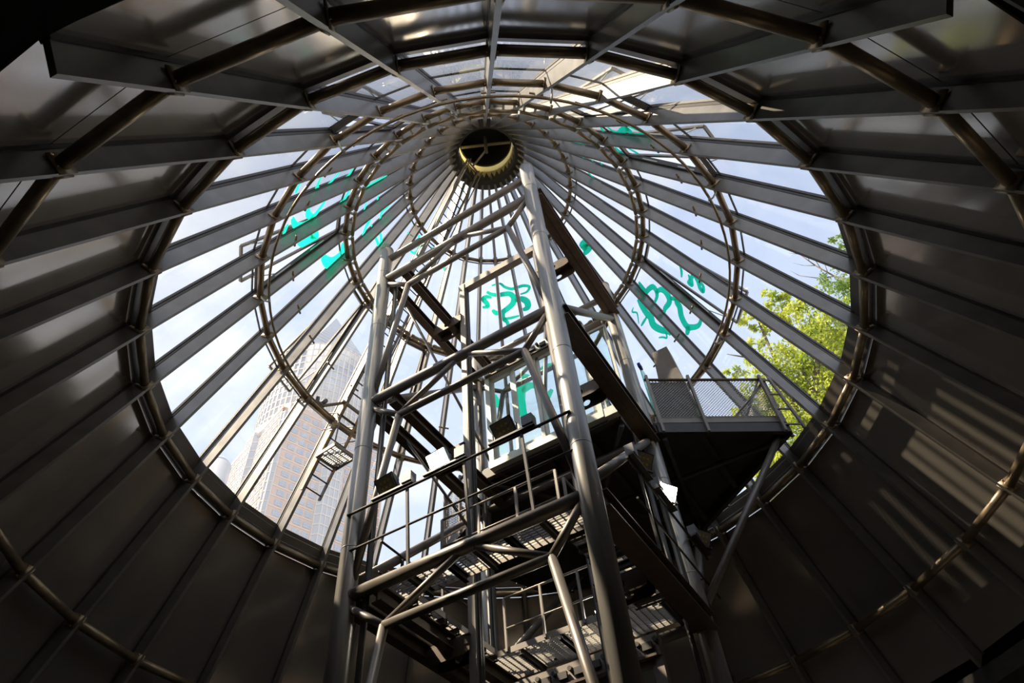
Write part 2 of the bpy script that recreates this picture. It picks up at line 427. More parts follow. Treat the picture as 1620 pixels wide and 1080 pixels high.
# segmented track inside the third ring
track = thing('ladder_track', 'segmented dark track bolted in short lengths inside the upper ring', 'track', (0, 0, 15.7))
RT_, ZT_ = 3.36, 15.80
seg_t = MB(); h = STEP / 2 * 0.93
q0 = Vector((RT_ * math.cos(h), -RT_ * math.sin(h), ZT_)); q1 = Vector((RT_ * math.cos(h), RT_ * math.sin(h), ZT_))
seg_me = seg_t.tube(q0, q1, 0.042, 10).mesh('track_length', 'ring_steel', True)
blk_me = []
for fy in (0.12, 0.5, 0.88):
    blk = MB(); c = q0.lerp(q1, fy)
    blk.beam(c + Vector((0.02, 0, 0.02)), c + Vector((0.16, 0, 0.07)), 0.05, 0.03); blk.beam(c + Vector((0, -.04, 0.035)), c + Vector((0, .04, 0.035)), 0.05, 0.05)
    blk_me.append(blk.mesh('clamp', 'pale_metal'))
for i in range(NR):
    o = place('track_length', seg_me, track, (0, 0, 0), ang(i) + STEP / 2)
    for b_ in blk_me: sub('clamp', b_, o)

# ------------------------------------------------------------------ pixel rays
def ray(px, py):
    return (FW + RT * ((px - 810) / F_PX) - UPV * ((py - 540) / F_PX))
TA = math.radians(-26.3)
TU = Vector((math.cos(TA), math.sin(TA), 0)); TV = Vector((-math.sin(TA), math.cos(TA), 0))
def T(u, v, z): return TU * u + TV * v + Vector((0, 0, z))
UZ = Vector((0, 0, 1))

# ------------------------------------------------------------------ lift tower
S = 1.79; ZT = 14.93
tower = thing('lift_tower', 'square steel lift tower with four round columns and braced tube faces', 'tower', (0, 0, 0))
CORN = {'L': (-S, -S), 'M': (S, -S), 'R': (S, S), 'B': (-S, S)}
for k, (u, v) in CORN.items():
    c = MB().tube(T(u, v, 0), T(u, v, ZT), 0.14, 28).build('column', 'column_steel', tower, True)
    sub('column_cap', MB().tube(T(u, v, ZT), T(u, v, ZT + 0.02), 0.145, 28).mesh('column_cap', 'column_steel', True), c)
    for z in (3.6, 7.3, 9.1, 12.2, 14.0):
        sub('weld_seam', MB().tube(T(u, v, z), T(u, v, z + 0.02), 0.1415, 28).mesh('weld_seam', 'column_steel', True), c)
def face(a, b, levels, top=True):
    """braced tube face between two corners"""
    ua, va = CORN[a]; ub, vb = CORN[b]
    def Q(s, z):   # s in -1.79..1.79 along the face
        f = (s + S) / (2 * S); return T(ua + (ub - ua) * f, va + (vb - va) * f, z)
    if top: MB().tube(Q(-S + .1, 14.55), Q(S - .1, 14.55), 0.075, 14).build('beam', 'brace_steel', tower, True)
    for zb, zn, znext in levels:
        MB().tube(Q(-S + .1, zb), Q(S - .1, zb), 0.088, 16).build('beam', 'brace_steel', tower, True)
        L_, R_ = Q(-1.12, zn), Q(1.2, zn); mid = Q(0.02, zb - 0.02)
        MB().tube(L_, R_, 0.058, 12).build('chord', 'brace_steel', tower, True)
        MB().tube(Q(-S + .1, zb - 0.18), L_, 0.052, 12).build('brace', 'brace_steel', tower, True)
        MB().tube(Q(S - .1, zb - 0.05), R_, 0.052, 12).build('brace', 'brace_steel', tower, True)
        MB().tube(mid, L_, 0.048, 12).build('brace', 'brace_steel', tower, True)
        MB().tube(mid + (Q(0.15, zb) - Q(0, zb)), R_, 0.048, 12).build('brace', 'brace_steel', tower, True)
        MB().tube(L_, Q(-S + .06, znext), 0.058, 12).build('leg_brace', 'brace_steel', tower, True)
        MB().tube(R_, Q(S - .06, znext), 0.058, 12).build('leg_brace', 'brace_steel', tower, True)
LV = [(13.78, 13.13, 10.25), (10.17, 9.53, 6.7), (6.60, 6.0, 2.9)]
face('L', 'M', LV)
face('B', 'R', [LV[0]])
for z in (13.85, 10.05, 6.5, 3.5):                     # brown paired beams on the two sides
    for sg, us in ((1, (1.79,)), (-1, (-1.74, -1.30))):
        for uu in us:
            if sg == 1:
                b_ = MB().ibeam(T(1.91, -1.75, z), T(1.91, 1.75, z), 0.15, 0.24); b_.ibeam(T(1.75, -1.75, z), T(1.75, 1.75, z), 0.15, 0.2)
            else:
                b_ = MB().ibeam(T(uu, -1.75, z), T(uu, 1.75, z), 0.16, 0.22)
            b_.build('side_beam', 'brown_steel', tower)
    if z < 12: MB().tube(T(-S, S, z + .05), T(S, S, z + .05), 0.08, 12).build('beam', 'brace_steel', tower, True)
# diagonal hangers between the sides
for (p0, p1, r) in ((T(0.35, S - .3, 14.5), T(-0.26, S - .2, 10.57), 0.05), (T(-1.7, -1.1, 13.6), T(-1.30, 1.7, 10.57), 0.03), (T(-1.7, -.9, 10.0), T(-.95, -.1, 8.3), 0.025)):
    MB().tube(p0, p1, r, 10).build('diagonal', 'brace_steel', tower, True)
for z0, z1 in ((6.85, 10.0), (10.3, 13.6)):              # one long diagonal per storey on the two beam sides
    MB().tube(T(-S, -S + .1, z0), T(-S, S - .1, z1), 0.07, 12).build('diagonal', 'brace_steel', tower, True)
    MB().tube(T(S, -S + .1, z0), T(S, S - .1, z1), 0.07, 12).build('diagonal', 'brace_steel', tower, True)
# pipes and conduits beside the columns
for (u, v, r, z1) in ((-1.52, -1.70, 0.045, 13.5), (-1.55, 1.42, 0.05, 12.6), (1.60, 1.58, 0.04, 13.2), (1.62, 1.47, 0.025, 13.4)):
    MB().tube(T(u, v, 0), T(u, v, z1), r, 10).build('conduit', 'dark_steel', tower, True)
# bracket plates with round holes between side beams and guide posts
def holed_plate(c, du, dv, dz, r, n=20):
    """plate of half-sizes du (u) and dz (z) with one hole, thickness dv"""
    m = MB(); vs = []; fs = []
    for t in (-dv, dv):
        for i in range(n):
            a = 2 * math.pi * i / n; ca, sa = math.cos(a), math.sin(a)
            vs.append(c + TU * r * ca + TV * t + UZ * r * sa)
            k = 1 / max(abs(ca), abs(sa)); vs.append(c + TU * du * ca * k + TV * t + UZ * dz * sa * k)
    for i in range(n):
        j = (i + 1) % n
        fs += [(2*i, 2*i+1, 2*j+1, 2*j), (2*n+2*i, 2*n+2*j, 2*n+2*j+1, 2*n+2*i+1), (2*i, 2*j, 2*n+2*j, 2*n+2*i), (2*i+1, 2*n+2*i+1, 2*n+2*j+1, 2*j+1)]
    return m.add(vs, fs)
for z in (13.72, 9.95, 6.4):
    for sg in (-1, 1):
        for dv in (-0.14, 0.14):
            holed_plate(T(sg * 1.33, dv, z), 0.36, 0.01, 0.13, 0.07).build('bracket_plate', 'brown_steel', tower)
        MB().beam(T(sg * 0.97, 0, z + .14), T(sg * 1.7, 0, z + .14), 0.3, 0.015).build('bracket_flange', 'dark_steel', tower)
# lift guide frame
gf = tower
for sg in (-1, 1):
    u = sg * 0.95 + (0 if sg < 0 else 0.05)
    o = MB().beam(T(u, 0, 0), T(u, 0, 15.0), 0.20, 0.12, TU).build('guide_post', 'post_steel', gf)
    rl = MB(); rl.beam(T(u - sg * 0.09, 0, 0), T(u - sg * 0.09, 0, 14.85), 0.09, 0.02, TU); rl.beam(T(u - sg * 0.065, 0, 0), T(u - sg * 0.065, 0, 14.85), 0.02, 0.09, TU)
    rl.build('guide_track', 'dark_steel', gf)
MB().beam(T(-1.05, 0, 14.93), T(1.10, 0, 14.93), 0.16, 0.2).build('head_beam', 'post_steel', gf)

# ------------------------------------------------------------------ gratings, walkways and rails
def grating(quad, z, pitch=0.05, cross=0.1, along=0, t=0.006, hgt=0.03):
    """bars filling the u-v rectangle (u0,u1,v0,v1)"""
    u0, u1, v0, v1 = quad; m = MB()
    pu, pv = (cross, pitch) if along == 0 else (pitch, cross)
    n = int((u1 - u0) / pu)
    for i in range(n + 1):
        u = u0 + (u1 - u0) * i / n; m.beam(T(u, v0, z), T(u, v1, z), t, hgt)
    n = int((v1 - v0) / pv)
    for i in range(n + 1):
        v = v0 + (v1 - v0) * i / n; m.beam(T(u0, v, z), T(u1, v, z), t, hgt)
    return m
def walkway(label, quads, z, group=None):
    w = thing('walkway', label, 'walkway', tuple(T((quads[0][0] + quads[0][1]) / 2, (quads[0][2] + quads[0][3]) / 2, z)), group)
    for q in quads:
        u0, u1, v0, v1 = q
        g = grating(q, z); o = g.build('grating', 'grate', w); o['kind'] = 'stuff'
        f = MB()
        for p, r in ((T(u0, v0, z), T(u1, v0, z)), (T(u1, v0, z), T(u1, v1, z)), (T(u1, v1, z), T(u0, v1, z)), (T(u0, v1, z), T(u0, v0, z))): f.beam(p, r, 0.012, 0.09)
        f.build('edge_plate', 'post_steel', w)
        L = max(u1 - u0, v1 - v0); n = max(2, int(L / 0.8))
        for i in range(n + 1):
            k = i / n
            if u1 - u0 > v1 - v0: a, b = T(u0 + (u1 - u0) * k, v0, z - .07), T(u0 + (u1 - u0) * k, v1, z - .07)
            else: a, b = T(u0, v0 + (v1 - v0) * k, z - .07), T(u1, v0 + (v1 - v0) * k, z - .07)
            MB().ibeam(a, b, 0.06, 0.1, 0.01).build('bearer', 'dark_steel', w)
    return w
ZW = 6.72
walkway('steel grating walkway along the front of the tower under the floodlight rail', [(-1.43, -0.35, -1.71, -1.12), (-0.35, 0.55, -1.71, -1.12), (0.55, 1.55, -1.71, -1.12)], ZW)
walkway('steel grating walkway on the ladder side of the tower', [(-1.62, -1.16, -1.08, -0.45), (-1.62, -1.16, -0.4, 0.2), (-1.62, -1.16, 0.3, 0.9)], ZW)
walkway('steel grating walkway on the balcony side of the tower', [(1.12, 1.70, -1.08, -0.5), (1.12, 1.70, -0.44, 0.15), (1.12, 1.70, 0.22, 0.9)], ZW)
walkway('steel grating walkway across the back of the tower before the lower lift door', [(-1.47, -0.1, 0.95, 1.74), (-0.1, 1.5, 0.95, 1.74)], ZW)
def handrail(name, label, pts, zb, zt, mids, posts, r=0.021, m='dark_steel', lean=(0.0, 0.0)):
    """rails through the u-v points; posts given as fractions"""
    o = thing(name, label, 'railing', tuple(T(pts[0][0], pts[0][1], zb)))
    def P3(z):
        k = (zt - z) / (zt - zb); return [T(u + lean[0] * k, v + lean[1] * k, z) for u, v in pts]
    MB().path(P3(zt), r, 8).build('top_rail', m, o, True)
    for z in mids: MB().path(P3(z), r * 0.8, 8).build('mid_rail', m, o, True)
    ln = [math.hypot(pts[i+1][0] - pts[i][0], pts[i+1][1] - pts[i][1]) for i in range(len(pts) - 1)]; tot = sum(ln)
    for f in posts:
        d = f * tot; i = 0
        while i < len(ln) - 1 and d > ln[i]: d -= ln[i]; i += 1
        k = d / ln[i]; u = pts[i][0] + (pts[i+1][0] - pts[i][0]) * k; v = pts[i][1] + (pts[i+1][1] - pts[i][1]) * k
        MB().beam(T(u + lean[0], v + lean[1], zb), T(u, v, zt), 0.035, 0.035, TU).build('post', m, o)
    return o
handrail('handrail', 'dark front handrail carrying three floodlights', [(-1.79, -1.945), (1.79, -1.945)], 6.62, 7.80, (7.22,), (0.29, 0.55, 0.80), lean=(0.0, 0.10))
hr = handrail('handrail', 'dark handrail on the balcony side carrying three floodlights', [(1.98, -0.6), (1.98, 2.50)], 6.6, 7.90, (7.2,), (0.13, 0.43))
for z in (7.2, 7.9): MB().tube(T(1.91, S, z), T(1.99, S, z), 0.02, 8).build('wall_bracket', 'dark_steel', hr, True)      # held by the column
handrail('handrail', 'thin steel rail along the inner edge of the front walkway', [(-0.75, -1.115), (1.1, -1.115)], 6.70, 7.75, (7.3,), (0.0, 0.33, 0.66, 1.0), 0.018, 'post_steel')
handrail('handrail', 'bright steel rail before the lower lift door', [(-1.0, 0.935), (1.0, 0.935)], 6.70, 7.56, (7.06,), (0.0, 0.33, 0.66, 1.0), 0.02, 'post_steel')
handrail('handrail', 'thin steel rail inside the balcony side walkway', [(1.115, -0.9), (1.115, 0.85)], 6.70, 7.75, (7.3,), (0.0, 0.5, 1.0), 0.018, 'post_steel')
handrail('handrail', 'low rail behind the walkway on the ladder side', [(-1.70, -1.3), (-1.70, 1.3)], 6.60, 7.70, (7.2,), (0.2, 0.6, 1.0), 0.018, 'dark_steel')
# lower walkways glimpsed under the main one
walkway('lower steel grating landing beneath the main tower walkways', [(1.1, 1.70, -0.9, 0.9), (-1.1, 1.05, 1.15, 1.74)], 3.73)

# ------------------------------------------------------------------ floodlights
def floodlight(u, v, z, yaw, on, label, pitch=-38, s=1.0, rail=None, stand=None):
    base = T(u, v, z)
    fwd = (TU * math.cos(math.radians(yaw)) + TV * math.sin(math.radians(yaw)))
    f = (fwd * math.cos(math.radians(pitch)) + UZ * math.sin(math.radians(pitch))).normalized()
    x = f.cross(UZ).normalized(); y = x.cross(f).normalized()
    o = thing('floodlight', label, 'floodlight', tuple(base))
    c = base + UZ * 0.17 * s
    m = MB(); w, h = 0.17 * s, 0.125 * s
    fr = [c + f * 0.07 * s + x * a * w + y * b * h for a, b in ((-1, -1), (1, -1), (1, 1), (-1, 1))]
    bk = [c - f * 0.07 * s + x * a * w * .72 + y * b * h * .6 for a, b in ((-1, -1), (1, -1), (1, 1), (-1, 1))]
    m.add(fr + bk, [(3, 2, 1, 0), (4, 5, 6, 7), (0, 1, 5, 4), (1, 2, 6, 5), (2, 3, 7, 6), (3, 0, 4, 7)])
    hs = m.build('housing', 'lamp_body', o)
    fin = MB()
    for k in range(7):
        a = -0.6 + 0.2 * k
        p = c - f * 0.07 * s + x * a * w * .72 + y * h * 0.3
        fin.beam(p, p - f * 0.045 * s, 0.008 * s, h * 0.9, y)
    sub('cooling_fins', fin.mesh('cooling_fins', 'lamp_body'), hs)
    lens = MB().prism([c + f * 0.071 * s + x * a * w * .9 + y * b * h * .88 for a, b in ((-1, -1), (1, -1), (1, 1), (-1, 1))], f * 0.006)
    ln = lens.build('lens', 'lamp_on' if on else 'lamp_off', o)
    if not on:
        ld = MB()
        for a in (-.45, 0, .45):
            for b in (-.35, .35):
                p = c + f * 0.078 * s + x * a * w * .9 + y * b * h * .88
                ld.beam(p - x * 0.018 * s, p + x * 0.018 * s, 0.028 * s, 0.003, f)
        sub('led_chip', ld.mesh('led_chip', 'led_yellow'), ln)
    yk = MB()
    for a in (-1, 1):
        yk.beam(c + x * a * (w + 0.008), base + x * a * (w + 0.008), 0.03 * s, 0.008, x)
    yk.beam(base - x * (w + 0.012), base + x * (w + 0.012), 0.05 * s, 0.012)
    yk.build('yoke', 'lamp_body', o)
    xb = rail.normalized() if rail is not None else x        # along the rail, towards the driver box
    b2 = base + xb * 0.35 * s
    MB().beam(b2 + UZ * 0.01, b2 + UZ * 0.17 * s, 0.13 * s, 0.16 * s, xb).build('driver_box', 'lamp_box', o)
    MB().beam(base - xb * 0.26 * s + UZ * -0.012, base + xb * 0.44 * s + UZ * -0.012, 0.10 * s, 0.03).build('base_plate', 'lamp_body', o)
    if stand is not None: MB().tube(T(u, v, stand), base, 0.025, 8).build('stand', 'lamp_body', o, True)
    if on:
        l = bpy.data.lights.new('floodlight_beam', 'AREA'); l.energy = 14; l.size = 0.3 * s; l.color = (1, 0.93, 0.8)
        lo = bpy.data.objects.new('floodlight_beam', l); COL.objects.link(lo); lo.parent = o
        lo.location = c + f * 0.10 - base; lo.rotation_euler = (-f).to_track_quat('Z', 'Y').to_euler()
ZR = 7.848
floodlight(-1.08, -1.95, ZR, -95, False, 'unlit floodlight on the front rail beside the tower column next to the ladder', rail=TU)
floodlight(-0.20, -1.95, ZR, -95, True, 'lit floodlight on the middle of the front rail', rail=TU)
floodlight(0.85, -1.95, ZR, -95, False, 'unlit floodlight on the front rail below the glass lift doors', rail=TU)
floodlight(2.03, -0.15, 7.948, -30, False, 'unlit floodlight on the side rail at the end away from the balcony', rail=-TV)
floodlight(2.03, 0.75, 7.948, -30, True, 'lit floodlight on the side rail near the balcony', rail=-TV)
floodlight(2.03, 2.20, 7.948, -30, False, 'unlit floodlight on the side rail at the end next to the balcony strut', rail=-TV)
floodlight(-0.55, 1.62, 6.95, -90, False, 'small unlit floodlight on the back walkway by the lower lift door', s=0.8, stand=6.70)
floodlight(0.35, 1.62, 7.05, -90, True, 'small lit floodlight on the back walkway beside the lower lift door', s=0.6, stand=6.70)

# ------------------------------------------------------------------ landing balcony
bal = thing('balcony', 'dark steel landing balcony reaching from the lift tower towards the trees', 'balcony', tuple(T(1.5, 3, 10.4)))
poly = [(-1.40, 1.195), (1.50, 1.195), (1.50, 1.975), (1.95, 1.975), (4.05, 3.45), (1.60, 5.30), (1.30, 5.87), (0.0, 6.02), (-1.43, 5.83), (-2.40, 5.40), (-3.35, 2.75), (-1.95, 1.975), (-1.40, 1.975)]
MB().prism([T(u, v, 10.52) for u, v in poly], (0, 0, 0.06)).build('deck', 'dark_steel', bal)
def edge(i, j, zc, w, h, name='edge_beam', mm='dark_steel'):
    MB().beam(T(*poly[i], zc), T(*poly[j], zc), w, h).build(name, mm, bal)
for i in range(len(poly)):
    edge(i, (i + 1) % len(poly), 10.40, 0.10, 0.22)
for k in range(5):
    u = -1.0 + k * 0.9
    v1 = 5.2 if u < 1.6 else 5.2 - (u - 1.55) * 0.74
    v0 = 1.2 if u < 1.45 else (2.0 if u < 1.95 else 2.0 + (u - 1.92) * 0.70)
    MB().ibeam(T(u, v0, 10.40), T(u, v1, 10.40), 0.09, 0.18).build('joist', 'dark_steel', bal)
for (p, q) in (((-1.3, 1.3), (1.5, 5.1)), ((1.5, 1.3), (-1.3, 5.1)), ((2.0, 2.1), (1.5, 5.1)), ((3.9, 3.5), (0.2, 3.3))):
    MB().tube(T(*p, 10.24), T(*q, 10.24), 0.05, 10).build('under_brace', 'dark_steel', bal, True)
for p, q in (((1.25, 5.70), (0.0, 5.86)), ((0.0, 5.86), (-1.40, 5.68))):
    MB().beam(T(*p, 10.74), T(*q, 10.74), 0.05, 0.36).build('threshold_plate', 'dark_steel', bal)
MB().tube(T(3.82, 3.50, 10.36), T(1.88, 1.88, 6.85), 0.065, 14).build('strut', 'brace_steel', bal, True)
MB().tube(T(1.5, 5.0, 10.3), T(1.84, 1.9, 7.0), 0.065, 14).build('strut', 'brace_steel', bal, True)
MB().tube(T(-1.0, 5.0, 10.3), T(-1.79, 1.9, 7.0), 0.065, 14).build('strut', 'brace_steel', bal, True)
MB().beam(T(1.97, 2.0, 10.65), T(4.05, 3.45, 10.65), 0.03, 0.16).build('toe_board', 'post_steel', bal)
MB().beam(T(4.05, 3.45, 10.65), T(2.22, 4.83, 10.65), 0.03, 0.16).build('toe_board', 'post_steel', bal)
br = thing('balcony_railing', 'rust topped railing with wire mesh infill round the landing balcony', 'railing', tuple(T(1.92, 1.96, 10.3)))
out = Vector((0, 0, 0))
dirA = (T(4.05, 3.45, 0) - T(1.92, 1.96, 0)).normalized(); nA = Vector((dirA.y, -dirA.x, 0))
A0, A1 = T(1.97, 2.0, 0), T(4.05, 3.45, 0); B1 = T(2.22, 4.83, 0)
dirB = (B1 - A1).normalized(); nB = Vector((dirB.y, -dirB.x, 0))
ZB, ZRT = 10.36, 11.72
MB().tube(A0 + nA * 0.05 + UZ * ZRT, A1 + nA * 0.05 + UZ * ZRT, 0.03, 10).build('top_rail', 'brown_steel', br, True)
MB().tube(A1 + nA * 0.05 + UZ * ZRT, B1 + nB * 0.03 + UZ * ZRT, 0.03, 10).build('top_rail', 'brown_steel', br, True)
for f in (0.02, 0.36, 0.95):
    p = A0.lerp(A1, f); MB().beam(p + nA * 0.076 + UZ * (ZB - .08), p + nA * 0.07 + UZ * (ZRT + .1), 0.05, 0.06, nA).build('post', 'post_steel', br)
for f in (0.03, 0.4, 0.7, 1.0):
    p = A1.lerp(B1, f); MB().beam(p + nB * 0.076 + UZ * (ZB - .08), p + nB * 0.05 + UZ * (ZRT + .1), 0.05, 0.06, nB).build('post', 'post_steel', br)
def mesh_panel(P, Q, z0, z1, n, pitch=0.045):
    m = MB(); d = Q - P; L = d.length; d = d.normalized(); H = z1 - z0; r = 0.009
    k = -H
    while k < L:
        for sg in (1, -1):
            a, b = max(0, k), min(L, k + H)
            if b > a:
                if sg == 1: p, q = P + d * a + UZ * (z0 + a - k), P + d * b + UZ * (z0 + b - k)
                else: p, q = P + d * a + UZ * (z1 - (a - k)), P + d * b + UZ * (z1 - (b - k))
                m.beam(p, q, r, 0.004, n)
        k += pitch * 1.414
    return m
g1 = mesh_panel(A0.lerp(A1, 0.03) + nA * .03, A0.lerp(A1, 0.95) + nA * .03, 10.70, ZRT, nA).build('mesh_panel', 'grate', br); g1['kind'] = 'stuff'
g2 = mesh_panel(A1.lerp(B1, 0.02) + nB * .02, A1.lerp(B1, 1.0) + nB * .02, 10.70, ZRT, nB).build('mesh_panel', 'grate', br); g2['kind'] = 'stuff'
MB().prism([A0 + dirA * 0.05 + nA * 0.0 + UZ * 10.72, A0.lerp(A1, .34) + UZ * 10.72, A0.lerp(A1, .34) + UZ * (ZRT - .02), A0 + dirA * 0.05 + UZ * (ZRT - .02)], -nA * 0.01).build('infill_sheet', 'dark_steel', br)
MB().tube(A0.lerp(A1, .72) + UZ * 10.75, A0.lerp(A1, .94) + UZ * ZRT, 0.022, 8).build('rail_brace', 'post_steel', br, True)
sd_ = MB()
for k in range(4):
    z = 10.45 + k * 0.41; p = A1 - dirA * 0.10
    sd_.beam(p + nA * 0.07 + UZ * z, A1 + dirA * (0.28 - 0.22 * (z - 10.35) / 1.45) + nA * .07 + UZ * z, 0.03, 0.03)
sd_.beam(A1 + dirA * 0.28 + nA * .07 + UZ * 10.35, A1 + dirA * 0.06 + nA * .07 + UZ * (ZRT + .06), 0.05, 0.05, nA)
sd_.build('end_frame', 'post_steel', br)
# the railing's wing on the ladder side
C0, C1, C2 = T(-1.97, 1.99, 0), T(-3.35, 2.75, 0), T(-2.62, 4.68, 0)
for P_, Q_ in ((C0, C1), (C1, C2)):
    dd = (Q_ - P_).normalized(); nn = Vector((-dd.y, dd.x, 0))
    MB().tube(P_ + nn * .05 + UZ * ZRT, Q_ + nn * .03 + UZ * ZRT, 0.03, 10).build('top_rail', 'brown_steel', br, True)
    for f in (0.03, 0.5, 0.97):
        p = P_.lerp(Q_, f); MB().beam(p + nn * .076 + UZ * (ZB - .08), p + nn * .06 + UZ * (ZRT + .1), 0.05, 0.06, nn).build('post', 'post_steel', br)
    g3 = mesh_panel(P_.lerp(Q_, .03) + nn * .025, P_.lerp(Q_, .97) + nn * .025, 10.70, ZRT, nn).build('mesh_panel', 'grate', br); g3['kind'] = 'stuff'
    MB().beam(P_ + UZ * 10.65, Q_ + UZ * 10.65, 0.03, 0.16).build('toe_board', 'post_steel', bal)
# pylon beyond the railing
py = thing('pylon', 'tall tapered grey steel pylon standing on the balcony behind its railing', 'pylon', tuple(T(2.35, 2.75, 10.58)))
c0 = T(2.38, 2.83, 0)
def pyl(w0, w1, d, z0, z1, y0=0):
    return MB().add([c0 + TU * a * (w0 if z == z0 else w1) + TV * b * d + UZ * z for z in (z0, z1) for a, b in ((-1, -1), (1, -1), (1, 1), (-1, 1))], [(3, 2, 1, 0), (4, 5, 6, 7), (0, 1, 5, 4), (1, 2, 6, 5), (2, 3, 7, 6), (3, 0, 4, 7)])
pyl(0.36, 0.17, 0.16, 10.58, 13.1).build('shaft', 'post_steel', py)
pyl(0.37, 0.37, 0.17, 10.58, 10.64).build('foot_plate', 'dark_steel', py)
# glass screen by the column
gs = thing('glass_screen', 'narrow green glass screen with a blue cap beside the tower column', 'glass screen', tuple(T(1.90, 2.14, 10.58)))
MB().beam(T(1.97, 2.22, 10.575), T(1.97, 2.22, 12.3), 0.02, 0.32, TV).build('glass_sheet', 'teal_glass', gs)
MB().beam(T(1.97, 2.05, 12.3), T(1.97, 2.20, 12.3), 0.06, 0.10).build('end_cap', 'blue_cap', gs)

# ------------------------------------------------------------------ lift landing doors
def landing(z0, label, hgt=2.35, pm='pale_metal'):
    d = thing('lift_door', label, 'lift door', tuple(T(0, 1.1, z0)))
    v = 1.08
    MB().beam(T(-1.15, v, z0 - .07), T(1.30, v, z0 - .07), 0.14, 0.16).build('sill', pm, d)
    MB().beam(T(-1.15, v, z0 + hgt + .16), T(1.30, v, z0 + hgt + .16), 0.16, 0.30).build('header', pm, d)
    MB().beam(T(-1.10, v - .1, z0 + hgt + .02), T(1.25, v - .1, z0 + hgt + .02), 0.04, 0.04).build('door_track', 'brown_steel', d)
    for u, w in ((-1.10, 0.10), (1.25, 0.10)):
        MB().beam(T(u, v, z0), T(u, v, z0 + hgt), 0.12, w, TU).build('jamb', pm, d)
    xs = [-1.05, -0.50, 0.08, 0.64, 1.20]
    for k in range(4):
        a, b = xs[k], xs[k + 1]; vv = v + (0.0 if k % 2 else 0.04)
        f = MB()
        for u in (a + .035, b - .035): f.beam(T(u, vv, z0 + .02), T(u, vv, z0 + hgt), 0.035, 0.075, TU)
        f.beam(T(a, vv, z0 + .07), T(b, vv, z0 + .07), 0.035, 0.11); f.beam(T(a, vv, z0 + hgt - .05), T(b, vv, z0 + hgt - .05), 0.035, 0.09)
        lf = f.build('door_leaf', pm, d)
        sub('door_glass', MB().prism([T(a + .07, vv, z0 + .12), T(b - .07, vv, z0 + .12), T(b - .07, vv, z0 + hgt - .09), T(a + .07, vv, z0 + hgt - .09)], TV * 0.012).mesh('door_glass', 'door_glass'), lf)
    mc = MB()
    for k in range(9):
        u = -1.0 + k * 0.26
        mc.beam(T(u, v - .12, z0 + hgt + .14), T(u + .14, v - .12, z0 + hgt + .14), 0.05, 0.10)
        mc.tube(T(u + .2, v - .16, z0 + hgt + .2), T(u + .2, v - .08, z0 + hgt + .2), 0.035, 8)
    mc.build('door_gear', 'dark_steel', d)
    return d
ld = landing(10.50, 'upper glass sliding lift door with pale frames opening on the balcony')
MB().beam(T(1.32, 1.08, 10.42), T(1.78, 1.08, 10.42), 0.14, 0.2).build('side_sill', 'pale_metal', ld)
sf = MB()
for p, q in (((1.36, 10.5), (1.36, 12.75)), ((1.36, 12.75), (1.74, 12.75)), ((1.74, 12.75), (1.74, 10.5))):
    sf.beam(T(p[0], 1.08, p[1]), T(q[0], 1.08, q[1]), 0.05, 0.05, TV)
so_ = sf.build('side_light', 'pale_metal', ld)
sub('side_glass', MB().prism([T(1.38, 1.08, 10.52), T(1.72, 1.08, 10.52), T(1.72, 1.08, 12.72), T(1.38, 1.08, 12.72)], TV * 0.012).mesh('side_glass', 'door_glass'), so_)
landing(3.75, 'lower glass sliding lift door under the grating walkway', 2.2, 'post_steel')

# ------------------------------------------------------------------ service ladder
lad = thing('service_ladder', 'long service ladder leaning along the glass up to the hub', 'ladder', (-4.4, 2.9, 11.2))
LA = math.radians(148.6); LW = 0.25
tl = Vector((-math.sin(LA), math.cos(LA), 0)); 
def lp(z, side, off=-0.42):
    r, zz = rz_at(z + 0.19, off); return Vector((r * math.cos(LA), r * math.sin(LA), zz)) + tl * side
for sg in (-1, 1):
    o = MB().beam(lp(11.33, sg * LW), lp(21.0, sg * LW), 0.035, 0.075, Vector((NX * math.cos(LA), NX * math.sin(LA), NZ))).build('stringer', 'post_steel', lad)
    hz = MB(); 
    for k in range(10):
        z = 11.75 + k * 0.16; hz.beam(lp(z, sg * (LW)), lp(z + 0.08, sg * (LW)), 0.039, 0.079, Vector((NX * math.cos(LA), NX * math.sin(LA), NZ)))
    sub('hazard_band', hz.mesh('hazard_band', 'hazard'), o)
    MB().tube(lp(13.4, sg * (LW + .02), -0.47), lp(20.9, sg * (LW + .02), -0.62), 0.018, 8).build('side_rail', 'post_steel', lad, True)
z = 11.42
rung_me = None
while z < 20.9:
    MB().tube(lp(z, -LW), lp(z, LW), 0.016, 6).build('rung', 'dark_steel', lad, True)
    z += 0.27
MB().tube(lp(20.95, 0), (0, 0, 21.35), 0.03, 8).build('pivot_arm', 'post_steel', lad, True)
MB().tube(lp(20.95, -LW), lp(20.95, LW), 0.03, 8).build('top_crossbar', 'post_steel', lad, True)
# basket at the foot
bz = 12.15
pc = lp(12.05, 0.0, -0.42)
inw = Vector((-math.cos(LA), -math.sin(LA), 0))
def bk(s, i, z): return pc + tl * s + inw * i + UZ * (z - pc.z)
zb = pc.z
gm = MB()
for k in range(12):
    gm.beam(bk(-0.28 + 0.05 * k, -0.02, zb), bk(-0.28 + 0.05 * k, 0.55, zb), 0.012, 0.03)
for k in range(5): gm.beam(bk(-0.28, 0.0 + .13 * k, zb), bk(0.28, .13 * k, zb), 0.01, 0.03)
go = gm.build('basket_grating', 'grate', lad); go['kind'] = 'stuff'
bf = MB()
for a, b in (((-.3, -.02), (-.3, .56)), ((-.3, .56), (.3, .56)), ((.3, .56), (.3, -.02)), ((.3, -.02), (-.3, -.02))): bf.beam(bk(*a, zb), bk(*b, zb), 0.02, 0.09)
bf.build('basket_rim', 'post_steel', lad)
bg_ = MB()
